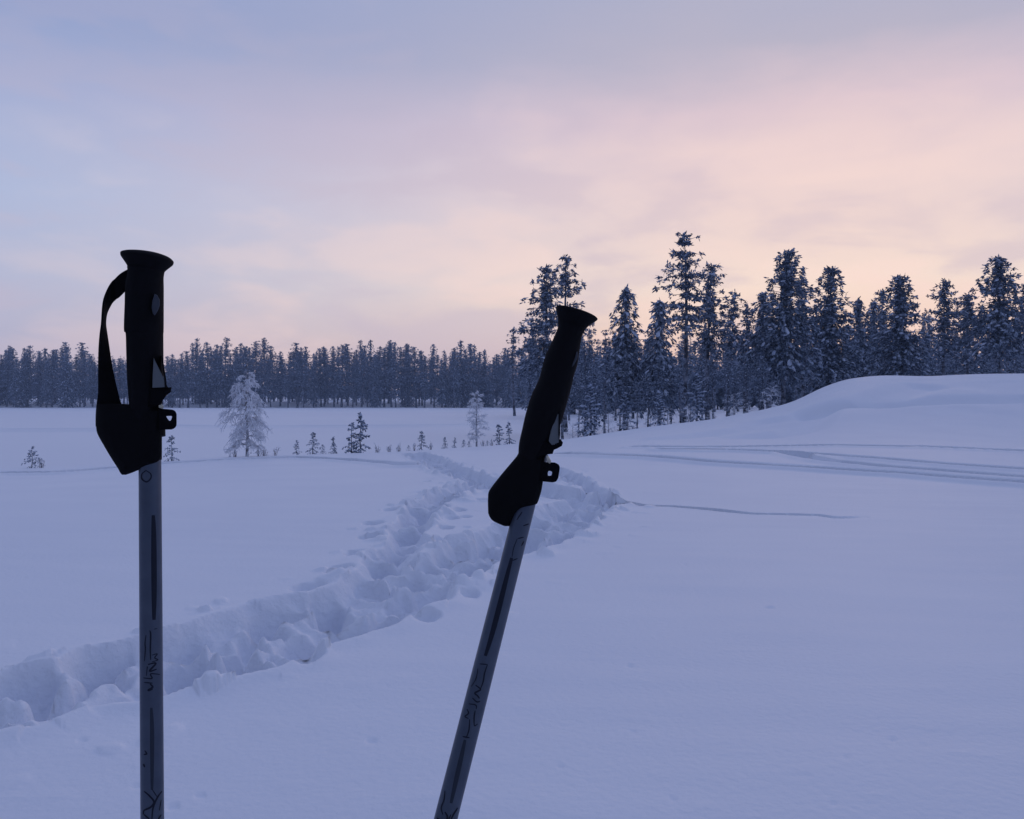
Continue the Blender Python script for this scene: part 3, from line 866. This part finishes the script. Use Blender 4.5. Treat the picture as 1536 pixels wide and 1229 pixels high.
# frosted undergrowth between the trunks of the wood
bush = []
for i in range(4):
    bush.append(build_birch(700 + i, 2.6, 1.0, 12, 7, .3))
for i in range(11):
    px = 856 + i * 30 + rnd.uniform(-5, 5); d = float(np.interp(px, _ut, T_D)) + rnd.uniform(3, 8)
    x, y, z = tree_spot(px, d); s = rnd.uniform(.3, .7)
    t, c = bush[i % 4]
    plant('frosted_bush', (('trunk', t), ('crown', c)), (x, y, z), rnd.uniform(0, 6.28), (s * 1.2, s * 1.2, s),
          f'grey hoarfrosted bush among the trunks {zone2(px)}', 'bush', 'frosted undergrowth in the wood')
sapv = [build_sapling(800 + i, 3.0, .75, .7, 1.4) for i in range(3)]
for i in range(4):
    px = 884 + i * 52 + rnd.uniform(-8, 8); d = float(np.interp(px, _ut, T_D)) + rnd.uniform(4, 9)
    x, y, z = tree_spot(px, d); s = rnd.uniform(.4, .9)
    t, c = sapv[i % 3]
    plant('young_spruce', (('trunk', t), ('crown', c)), (x, y, z), rnd.uniform(0, 6.28), (s, s, s),
          f'low young spruce growing among the trunks {zone2(px)}', 'spruce', 'young spruces in the wood')

# trees and bushes that look alike in one place: told apart by their order there
ORD = ['leftmost', 'second-from-left', 'third-from-left', 'fourth-from-left', 'fifth-from-left', 'sixth-from-left', 'seventh-from-left', 'eighth-from-left', 'ninth-from-left', 'tenth-from-left']
same = {}
for o in col.objects:
    if o.get('label') and o.parent is None: same.setdefault(o['label'], []).append(o)
for lab, os_ in same.items():
    if 1 < len(os_) <= len(ORD) and 'beyond the' not in lab:
        for k, o in enumerate(sorted(os_, key=lambda q: q.location.x / q.location.y)): o['label'] = ORD[k] + ' ' + lab

# ------------------------------------------------------------------ trekking poles
def loft(rings, caps=True):
    m = MB(); n = len(rings[0])
    for r_ in rings: m.v.extend(r_)
    for i in range(len(rings) - 1):
        for k in range(n):
            k2 = (k + 1) % n
            m.f.append([i * n + k, i * n + k2, (i + 1) * n + k2, (i + 1) * n + k]); m.m.append(0)
    if caps:
        m.f.append(list(range(n))[::-1]); m.m.append(0)
        m.f.append([(len(rings) - 1) * n + k for k in range(n)]); m.m.append(0)
    return m
VIEW = Vector((0, 1, 0))
def to_origin(me, org):
    me.transform(Matrix.Translation(-org)); return me
def resample(pts, n):
    """smooth interpolation of rows of numbers (Catmull-Rom)"""
    pts = np.array(pts, float); out = []
    for t in np.linspace(0, len(pts) - 1, n):
        i = min(int(t), len(pts) - 2); f = t - i
        p0, p1, p2, p3 = pts[max(i - 1, 0)], pts[i], pts[i + 1], pts[min(i + 2, len(pts) - 1)]
        out.append(.5 * ((2 * p1) + (-p0 + p2) * f + (2 * p0 - 5 * p1 + 4 * p2 - p3) * f * f + (-p0 + 3 * p1 - 3 * p2 + p3) * f ** 3))
    return np.array(out)
def round_loft(rows, depth, n=28, oval=1.0, nres=None):
    """rows: (px centre, py centre, half width px, slope = dy per dx of the ring seen edge-on)"""
    rows = resample(rows, nres) if nres else np.array(rows, float)
    rings = []
    for (px, py, hw, sl) in rows:
        hw = max(hw, .3)
        d = depth(py); c = at(px, py, d)
        sd = (at(px + 1, py + sl, d) - c).normalized()
        rad = hw * d / F * math.hypot(1, sl)
        fw = Vector((0, 1, 0)) - sd * sd.y; fw.normalize()
        rings.append([c + sd * (rad * math.cos(2 * math.pi * k / n)) + fw * (rad * oval * math.sin(2 * math.pi * k / n)) for k in range(n)])
    return loft(rings)
def slab(poly, depth, y0, y1, inset=.0007, mat=0):
    """a solid of the given outline between two distances, with softened edges"""
    c = Vector((0, 0))
    P2 = [Vector(p) for p in poly]; n = len(P2)
    cen = sum(P2, Vector((0, 0))) / n
    rings = []
    for off, ins in ((y0, 1), (y0 + inset, 0), (y1 - inset, 0), (y1, 1)):
        ring = []
        for p in P2:
            dd = (cen - p); q = p + dd.normalized() * min(ins * inset * F / depth(p.y), dd.length * .4)
            ring.append(at(q.x, q.y, depth(q.y)) + direction(q.x, q.y) * off)
        rings.append(ring)
    return loft(rings)
def cuff(rows, depth, hd, n=24, nres=26):
    """padded strap folded round the shaft: rows (py, left, right, depth factor)"""
    rows = resample(rows, nres)
    rings = []
    for py, l, r_, k in rows:
        d = depth(py); c = at((l + r_) / 2, py, d); w = max((r_ - l) / 2, .6) * d / F; rayd = direction((l + r_) / 2, py).normalized()
        ring = []
        for j in range(n):
            th = 2 * math.pi * j / n
            cs, sn = math.cos(th), math.sin(th)
            e = .72
            ring.append(c + Vector((w * math.copysign(abs(cs) ** e, cs), 0, 0)) + rayd * (hd * k * math.copysign(abs(sn) ** e, sn)))
        rings.append(ring)
    return loft(rings)
def add_part(name, m, parent, mat, org, smooth=True, label=None):
    me = m.mesh(name, smooth); to_origin(me, org); me.materials.append(mat)
    o = bpy.data.objects.new(name, me); col.objects.link(o); o.parent = parent
    if label: o['label'] = label
    if smooth:
        try: me.set_sharp_from_angle(angle=math.radians(42))
        except Exception: pass
    return o
class Shaft:
    def __init__(s, A, B, rad):
        s.A, s.B, s.r = A, B, rad; s.ax = (B - A).normalized()
    def project(s, px, py, lift=.00018):
        o = Vector((0, 0, EYE)); dv = direction(px, py)
        w = o - s.A; a = dv - s.ax * dv.dot(s.ax); c = w - s.ax * w.dot(s.ax)
        R_ = s.r + lift
        qa, qb, qc = a.dot(a), 2 * a.dot(c), c.dot(c) - R_ * R_
        disc = max(qb * qb - 4 * qa * qc, 0)
        return o + dv * ((-qb - math.sqrt(disc)) / (2 * qa))
    def strokes(s, lines):
        m = MB()
        for pts, w in lines:
            fine = resample(pts, max(6, len(pts) * 4)) if len(pts) > 2 else np.array([np.array(pts[0]) * (1 - t) + np.array(pts[1]) * t for t in np.linspace(0, 1, 10)])
            rows = []
            for i, p in enumerate(fine):
                t = fine[min(i + 1, len(fine) - 1)] - fine[max(i - 1, 0)]
                nrm = np.array([-t[1], t[0]]); nrm = nrm / (np.linalg.norm(nrm) + 1e-9)
                w_ = w * (.8 if w < 6 else 1); taper = .55 + .45 * math.sin(math.pi * min(1, max(0, i / (len(fine) - 1))))
                nn = 2
                rows.append([s.project(*(p + nrm * w_ * .5 * taper * q)) for q in (-1, -.33, .33, 1)])
            b = len(m.v)
            for r_ in rows: m.v.extend(r_)
            for i in range(len(rows) - 1):
                for k in range(3):
                    m.f.append([b + i * 4 + k, b + i * 4 + k + 1, b + (i + 1) * 4 + k + 1, b + (i + 1) * 4 + k]); m.m.append(0)
        return m

# ---- upright pole on the left
dL = lambda y: .72 + (700 - y) * .00006
A = at(225, 700, dL(700)); B = at(228.5, 1229, dL(1229))
SL = Shaft(A, B, .00895)
def foot_of(sh, z=0.0):
    t = (z - sh.A.z) / sh.ax.z; return sh.A + sh.ax * t
orgL = foot_of(SL)
poleL = empty('trekking_pole', orgL, 'upright black-handled trekking pole at left with its wrist strap looped out', 'trekking pole', 'trekking poles stuck in the snow')
m = MB(); m.tube([SL.A - SL.ax * .06, SL.A + SL.ax * .25, SL.A + SL.ax * .6, SL.A + SL.ax * 1.18], [SL.r] * 4, 40)
shaftL = add_part('shaft', m, poleL, M_shaft, orgL)
gripL = add_part('grip', round_loft([(219, 404, 25.5, .1), (218.5, 414, 24.6, .1), (217, 430, 26.2, .05), (216.5, 460, 26.6, 0), (216, 485, 27, 0), (216, 498, 26.8, 0), (217, 502, 25.6, 0), (217.5, 530, 25.3, 0),
        (218, 560, 25, 0), (218.5, 580, 24.4, 0), (218.5, 600, 23, 0), (219, 625, 22, 0), (222, 690, 19, 0)], dL, 32, 1.12, 60), poleL, M_rubber, orgL)
capL = add_part('grip_cap', round_loft([(219, 409, 23.5, .12), (219, 404, 25.5, .14), (219.6, 398, 30, .15), (220.4, 392, 35.2, .15), (220.8, 388.5, 36.8, .15), (221, 385, 36.2, .15), (220.6, 381.5, 31, .12), (219.5, 379, 22, .1), (218.5, 377.6, 12, .08), (218, 377.2, 2, .05)], dL, 40, 1.0, 44), gripL, M_rubber, orgL)
add_part('grip_badge', slab([(232, 441), (236, 443), (239.5, 450), (240, 458), (237, 466), (232, 473.5), (229, 470), (227.5, 462), (228.5, 452)], dL, -.0156, -.010, .0006), gripL, M_badge, orgL, label='small grey oval badge on the grip')
add_part('grip_insert', slab([(230.5, 537), (247.0, 570), (248, 581), (228.5, 582), (229, 560)], dL, -.0148, -.004, .0006), gripL, M_insert, orgL, label='pale grey triangular insert low on the grip')
add_part('grip_edge', slab([(241.5, 534), (243.5, 534), (249.5, 569), (250, 583), (247, 581), (246.4, 570)], dL, -.0150, -.001, .0004), gripL, M_rubber, orgL)
add_part('grip_flange', slab([(222, 582), (246, 581), (250, 577), (252, 581), (257.5, 581), (256.5, 588), (250, 593), (244, 601), (241, 608), (222, 610)], dL, -.013, .013, .0012), gripL, M_plastic, orgL)
add_part('lock_glint', slab([(237, 603), (241, 604.5), (245.5, 610), (244, 614), (238, 612)], dL, -.012, -.004, .0005), poleL, M_glint, orgL, label='tiny bright chip standing in for a glint above the lock lever')  # highlight modelled as a small bright chip, not a real pin
def lever_mesh(outer, inner, depth, y0, y1):
    n = 32
    def ring(poly):
        P_ = [Vector(p) for p in poly]; L = [0]
        for i in range(len(P_)): L.append(L[-1] + (P_[(i + 1) % len(P_)] - P_[i]).length)
        out_ = []
        for k in range(n):
            s = L[-1] * k / n; i = max(j for j in range(len(P_)) if L[j] <= s + 1e-9)
            f = (s - L[i]) / max(L[i + 1] - L[i], 1e-9); out_.append(P_[i].lerp(P_[(i + 1) % len(P_)], f))
        return out_
    o_, i_ = ring(outer), ring(inner); m = MB()
    for pr, off in ((o_, y0), (o_, y1), (i_, y1), (i_, y0)):
        m.v.extend([at(p.x, p.y, depth(p.y)) + direction(p.x, p.y) * off for p in pr])
    for a_ in range(4):
        b_ = (a_ + 1) % 4
        for k in range(n):
            k2 = (k + 1) % n
            m.f.append([a_ * n + k, a_ * n + k2, b_ * n + k2, b_ * n + k]); m.m.append(0)
    return m
add_part('lock_lever', lever_mesh([(238, 613), (258, 614.5), (263, 616.5), (265, 621), (265, 638), (262.5, 642.5), (258, 644.5), (238, 645)],
                                  [(249.5, 624.5), (254, 624.2), (257, 624.2), (258, 625), (257.5, 628), (255.5, 631.5), (253.8, 631.2), (250.5, 627)], dL, -.011, -.005), poleL, M_plastic, orgL, False)
m = MB(); m.tube([at(223.5, 618, dL(618)), at(224.6, 655, dL(655))], [.0125, .0125], 28)
add_part('lock_collar', m, poleL, M_plastic, orgL)
# strap: outer edge, inner edge
edge = [((199, 403), (199, 440)), ((190, 405), (190, 436.5)), ((178, 413), (178, 447)), ((166, 427), (169, 453)), ((157.5, 445), (162, 465)), ((154.5, 460), (159, 474)), ((152.8, 485), (158, 486.5)), ((150.8, 500), (160, 501)),
        ((149, 520), (163, 520)), ((148, 545), (167, 545)), ((147.6, 570), (172.5, 570)), ((147, 590), (177.5, 590)), ((145.2, 606), (182, 606)), ((144, 625), (186, 620)), ((144, 640), (190, 640))]
flat = resample([(a[0], a[1], c[0], c[1]) for a, c in edge], 64)
rings = []
for k, (x0, y0, x1, y1) in enumerate(flat):
    d = dL((y0 + y1) / 2); p = at(x0, y0, d); q = at(x1, y1, d)
    wv = q - p; w = wv.length; W0 = .0225
    dep = math.sqrt(max(W0 * W0 - w * w, 0)) * .6
    wv2 = wv + direction((x0 + x1) / 2, (y0 + y1) / 2).normalized() * dep
    cc = (p + q) / 2; t = .0013
    nrm = wv2.cross(Vector((0, 0, 1)) if abs(wv2.normalized().z) < .9 else Vector((1, 0, 0))).normalized()
    rings.append([cc - wv2 * .5 + nrm * t * .6, cc + nrm * t, cc + wv2 * .5 + nrm * t * .6, cc + wv2 * .5 - nrm * t * .6, cc - nrm * t, cc - wv2 * .5 - nrm * t * .6])
strapL = add_part('wrist_strap', loft(rings), poleL, M_web, orgL)
add_part('strap_pad', cuff([(606, 145.5, 186, .6), (613, 144.6, 243, .85), (630, 144, 243, 1), (645, 144.5, 243, 1), (655, 148, 243, 1), (670, 156.5, 243, 1), (682, 163.5, 242.8, .95), (690, 168.5, 240, .9), (697, 173, 229, .8), (704, 177.5, 211, .65), (709, 180, 199, .5), (712.5, 183, 189, .3)],
        dL, .0155), strapL, M_web, orgL)
stripeL = SL.strokes([([(230.0, 773), (230.6, 800), (231.0, 850), (231.2, 900), (231.0, 930)], 8.5)])
add_part('printed_stripe', stripeL, shaftL, M_print, orgL, False)
printL = SL.strokes([([(219, 706), (226, 711), (226, 718), (219.5, 723), (212.5, 718), (213, 711), (219, 706)], 3.0)])
add_part('printed_hexagon', printL, shaftL, M_print, orgL, False)
letL = [([(219, 953), (217.5, 965), (218, 974), (216.5, 992)], 2.2), ([(224.5, 946), (226, 952), (225.5, 975), (226, 990)], 3.0), ([(236, 943), (231, 944)], 1.5), ([(228, 983), (236, 981), (232, 987), (237, 990), (228, 993)], 2.2),
        ([(222, 997), (234, 995), (224, 1007), (235, 1004)], 3.4), ([(220, 1008), (221, 1000), (219.5, 1014)], 2.0), ([(215, 1017), (228, 1018), (226, 1011), (240, 1012)], 2.6), ([(216, 1024), (229, 1025)], 2.2), ([(225, 1026), (229, 1031), (222, 1036), (229, 1034)], 4.0),
        ([(237, 1024), (239, 1040), (238, 1055), (232, 1064)], 2.0), ([(233, 1042), (231, 1058)], 1.4), ([(217, 1126), (220, 1131), (215.5, 1132)], 3), ([(215, 1146), (217, 1151)], 3.4),
        ([(216, 1187), (224, 1194), (231, 1203), (226, 1211), (216, 1216), (215, 1222)], 3.8), ([(243, 1187), (237, 1195), (232, 1205), (229, 1215), (228, 1229)], 3.6), ([(228, 1184), (236, 1196)], 2.0), ([(216, 1222), (224, 1229)], 3.0), ([(242, 1200), (239, 1216)], 1.8), ([(242, 1222), (236, 1232)], 3.0)]
for nm, lo, hi in (('printed_frame', 940, 992.5), ('printed_lettering', 992.5, 1041), ('printed_mark', 1100, 1140), ('printed_mark', 1140, 1160), ('printed_scroll', 1180, 1300)):
    grp = [l_ for l_ in letL if lo <= sum(p[1] for p in l_[0]) / len(l_[0]) < hi]
    add_part(nm, SL.strokes(grp), shaftL, M_print, orgL, False)
add_part('printed_band', SL.strokes([([(227, 1062), (228, 1090), (228.2, 1130), (228, 1185)], 6.5)]), shaftL, M_print2, orgL, False)

# ---- tilted pole
dR = lambda y: .76 + (757 - y) * .000212
A = at(788, 757, dR(757)); B = at(668.5, 1229, dR(1229))
SR = Shaft(A, B, .0090)
orgR = foot_of(SR)
poleR = empty('trekking_pole', orgR, 'tilted black-handled trekking pole in the middle leaning to the right', 'trekking pole', 'trekking poles stuck in the snow')
m = MB(); m.tube([SR.A - SR.ax * .05, SR.A + SR.ax * .25, SR.A + SR.ax * .6, SR.A + SR.ax * 1.2], [SR.r] * 4, 40)
shaftR = add_part('shaft', m, poleR, M_shaft, orgR)
gripR = add_part('grip', round_loft([(857.5, 488, 20.5, .3), (855, 498, 18.6, .3), (850, 514, 20.2, .28), (843, 538, 23.6, .3), (838, 554, 23.6, .32), (832, 578, 23.8, .36), (823, 602, 25.5, .38), (815.5, 626, 26, .34), (806, 652, 23, .3), (800, 672, 21.5, .28), (796, 692, 19, .26), (791, 720, 18, .25), (789, 745, 16.5, .25)],
        dR, 32, 1.12, 60), poleR, M_rubber, orgR)
capR = add_part('grip_cap', round_loft([(855.5, 496, 18.2, .33), (857.5, 488, 20.5, .33), (860, 480, 24.5, .33), (863, 474, 29.0, .32), (865, 470.5, 30.8, .32), (865.8, 468.5, 30.2, .32), (866.2, 466.6, 25, .31), (866.4, 465.0, 14, .3), (866.5, 464.4, 2, .3)], dR, 40, 1.0, 40), gripR, M_rubber, orgR)
add_part('grip_badge', slab([(864.5, 528), (866.8, 527.5), (866.5, 536), (862, 546), (857, 552), (857, 549), (862, 538)], dR, -.012, -.004, .0004), gripR, M_badge, orgR, label='narrow grey badge on the grip edge')
add_part('grip_insert', slab([(834.5, 618), (838.5, 622), (839, 650), (838.5, 664), (828, 668), (823, 662), (825.5, 648)], dR, -.0135, -.003, .0006), gripR, M_insert, orgR, label='pale grey triangular insert low on the grip')
add_part('grip_edge', slab([(838.2, 618), (840.0, 618), (840.4, 650), (839, 664), (837.6, 652)], dR, -.0142, -.003, .0003), gripR, M_rubber, orgR)
add_part('grip_flange', slab([(806, 660), (822, 663), (832, 667), (837, 660), (841, 659), (844.5, 664), (843, 669), (836, 673), (831, 675), (829, 681), (820, 682), (803, 690)], dR, -.013, .013, .0012), gripR, M_plastic, orgR)
add_part('lock_glint', slab([(819, 684), (822, 683), (827, 692), (825, 696), (820, 693)], dR, -.012, -.004, .0005), poleR, M_glint, orgR, label='tiny bright chip standing in for a glint above the lock lever')  # same glint on this pole, built as a bright chip
add_part('lock_lever', lever_mesh([(812, 693), (833, 694), (838, 697), (840, 701), (837.5, 717), (835, 722), (830, 724), (810, 722)],
                                  [(822.5, 707), (825, 706.5), (828, 708), (828, 710), (827.3, 713), (825, 714), (822, 713.5), (821.6, 710)], dR, -.011, -.003), poleR, M_plastic, orgR, False)
m = MB(); m.tube([at(797, 700, dR(700)), at(790, 736, dR(736))], [.0125, .0125], 28)
add_part('lock_collar', m, poleR, M_plastic, orgR)
m = cuff([(676, 779, 812, .6), (684, 775.5, 817, .85), (700, 762, 816.5, 1), (712, 752, 815.5, 1), (722, 744, 814.5, 1), (732, 736.5, 813, 1), (739, 732.6, 811.5, 1), (750, 731.8, 808, .95), (757, 731.8, 804, .9), (763, 732, 785, .8), (771, 732.5, 775, .7), (780, 737.5, 769.5, .55), (785, 746, 767, .45), (789.5, 757, 765, .25)],
        dR, .0145)
strapR = add_part('wrist_strap', m, poleR, M_web, orgR)
add_part('printed_stripe', SR.strokes([([(767.5, 837), (757, 878), (747, 918), (737, 955), (728, 984)], 8.0)]), shaftR, M_print, orgR, False)
def along(t, o):            # t: photo row, o: offset across the shaft in pixels
    return (788 + (t - 757) * (-119.5 / 472) + o, t)
letR = [([along(996, -8), along(997, 4)], 2.0), ([along(997, 4), along(1010, 3), along(1022, 4), along(1033, 3)], 2.6), ([along(1003, -9), along(1018, -8), along(1030, -12)], 1.8),
        ([along(1028, -6), along(1034, 3), along(1037, 0), along(1040, -4), along(1044, 1), along(1048, 5)], 3.4), ([along(1047, -6), along(1053, 2), along(1052, 7)], 2.6), ([along(1056, -9), along(1058, 2), along(1064, 4)], 2.2),
        ([along(1064, -10), along(1070, -6), along(1075, -10), along(1078, -4)], 2.6), ([along(1066, 3), along(1076, 4), along(1088, 7)], 2.6), ([along(1083, 6), along(1089, 8), along(1086, 12)], 2.0),
        ([along(1079, -2), along(1095, 1), along(1106, 0)], 2.4), ([along(1105, -6), along(1107, 5)], 2.8),
        ([along(786, 13), along(789, 5)], 2.4), ([along(806, 10), along(808, 2)], 2.4), ([along(838, 9), along(841, 2)], 2.0), ([along(768, -2), along(780, -7)], 2.4), ([along(808, 1), along(822, -1), along(836, 0)], 1.6), ([along(812, 12), along(819, 10)], 2.2),
        ([along(1186, -12), along(1200, -10), along(1212, -11), along(1222, -6)], 2.6), ([along(1212, 14), along(1222, 10), along(1232, 8)], 3.2), ([along(1218, -4), along(1226, 2), along(1234, 0)], 3.6), ([along(1222, 6), along(1234, 4)], 2.6), ([along(1227, -14), along(1234, -4)], 3.6)]
for nm, lo, hi in (('printed_mark', 760, 785), ('printed_mark', 785, 800), ('printed_mark', 800, 812), ('printed_mark', 812, 830), ('printed_mark', 830, 850), ('printed_frame', 990, 1030), ('printed_lettering', 1030, 1090), ('printed_flourish', 1090, 1120), ('printed_scroll', 1180, 1300)):
    grp = [l_ for l_ in letR if lo <= sum(p[1] for p in l_[0]) / len(l_[0]) < hi]
    if grp: add_part(nm, SR.strokes(grp), shaftR, M_print, orgR, False)
add_part('printed_band', SR.strokes([([along(1110, -1), along(1140, 0), along(1175, 1), along(1205, 2)], 7)]), shaftR, M_print2, orgR, False)

# ------------------------------------------------------------------ haze
hz = MB()
hx, y0, y1, z0, z1 = 640, -640, 640, -4.0, 24.0
hz.add([Vector(p) for p in ((-hx, y0, z0), (hx, y0, z0), (hx, y1, z0), (-hx, y1, z0), (-hx, y0, z1), (hx, y0, z1), (hx, y1, z1), (-hx, y1, z1))],
       [(0, 3, 2, 1), (4, 5, 6, 7), (0, 1, 5, 4), (1, 2, 6, 5), (2, 3, 7, 6), (3, 0, 4, 7)])
M_haze = bpy.data.materials.new('haze'); M_haze.use_nodes = True
nt = M_haze.node_tree; nt.nodes.clear()
pv = nt.nodes.new('ShaderNodeVolumePrincipled')
pv.inputs['Color'].default_value = (.62, .76, 1.0, 1); pv.inputs['Density'].default_value = .0005
pv.inputs['Anisotropy'].default_value = 0.0
om = nt.nodes.new('ShaderNodeOutputMaterial'); nt.links.new(pv.outputs[0], om.inputs['Volume'])
o = link_mesh('haze', mats_on(hz.mesh('haze'), (M_haze,)))
tag(o, 'thin cold evening haze', None, None, 'stuff')
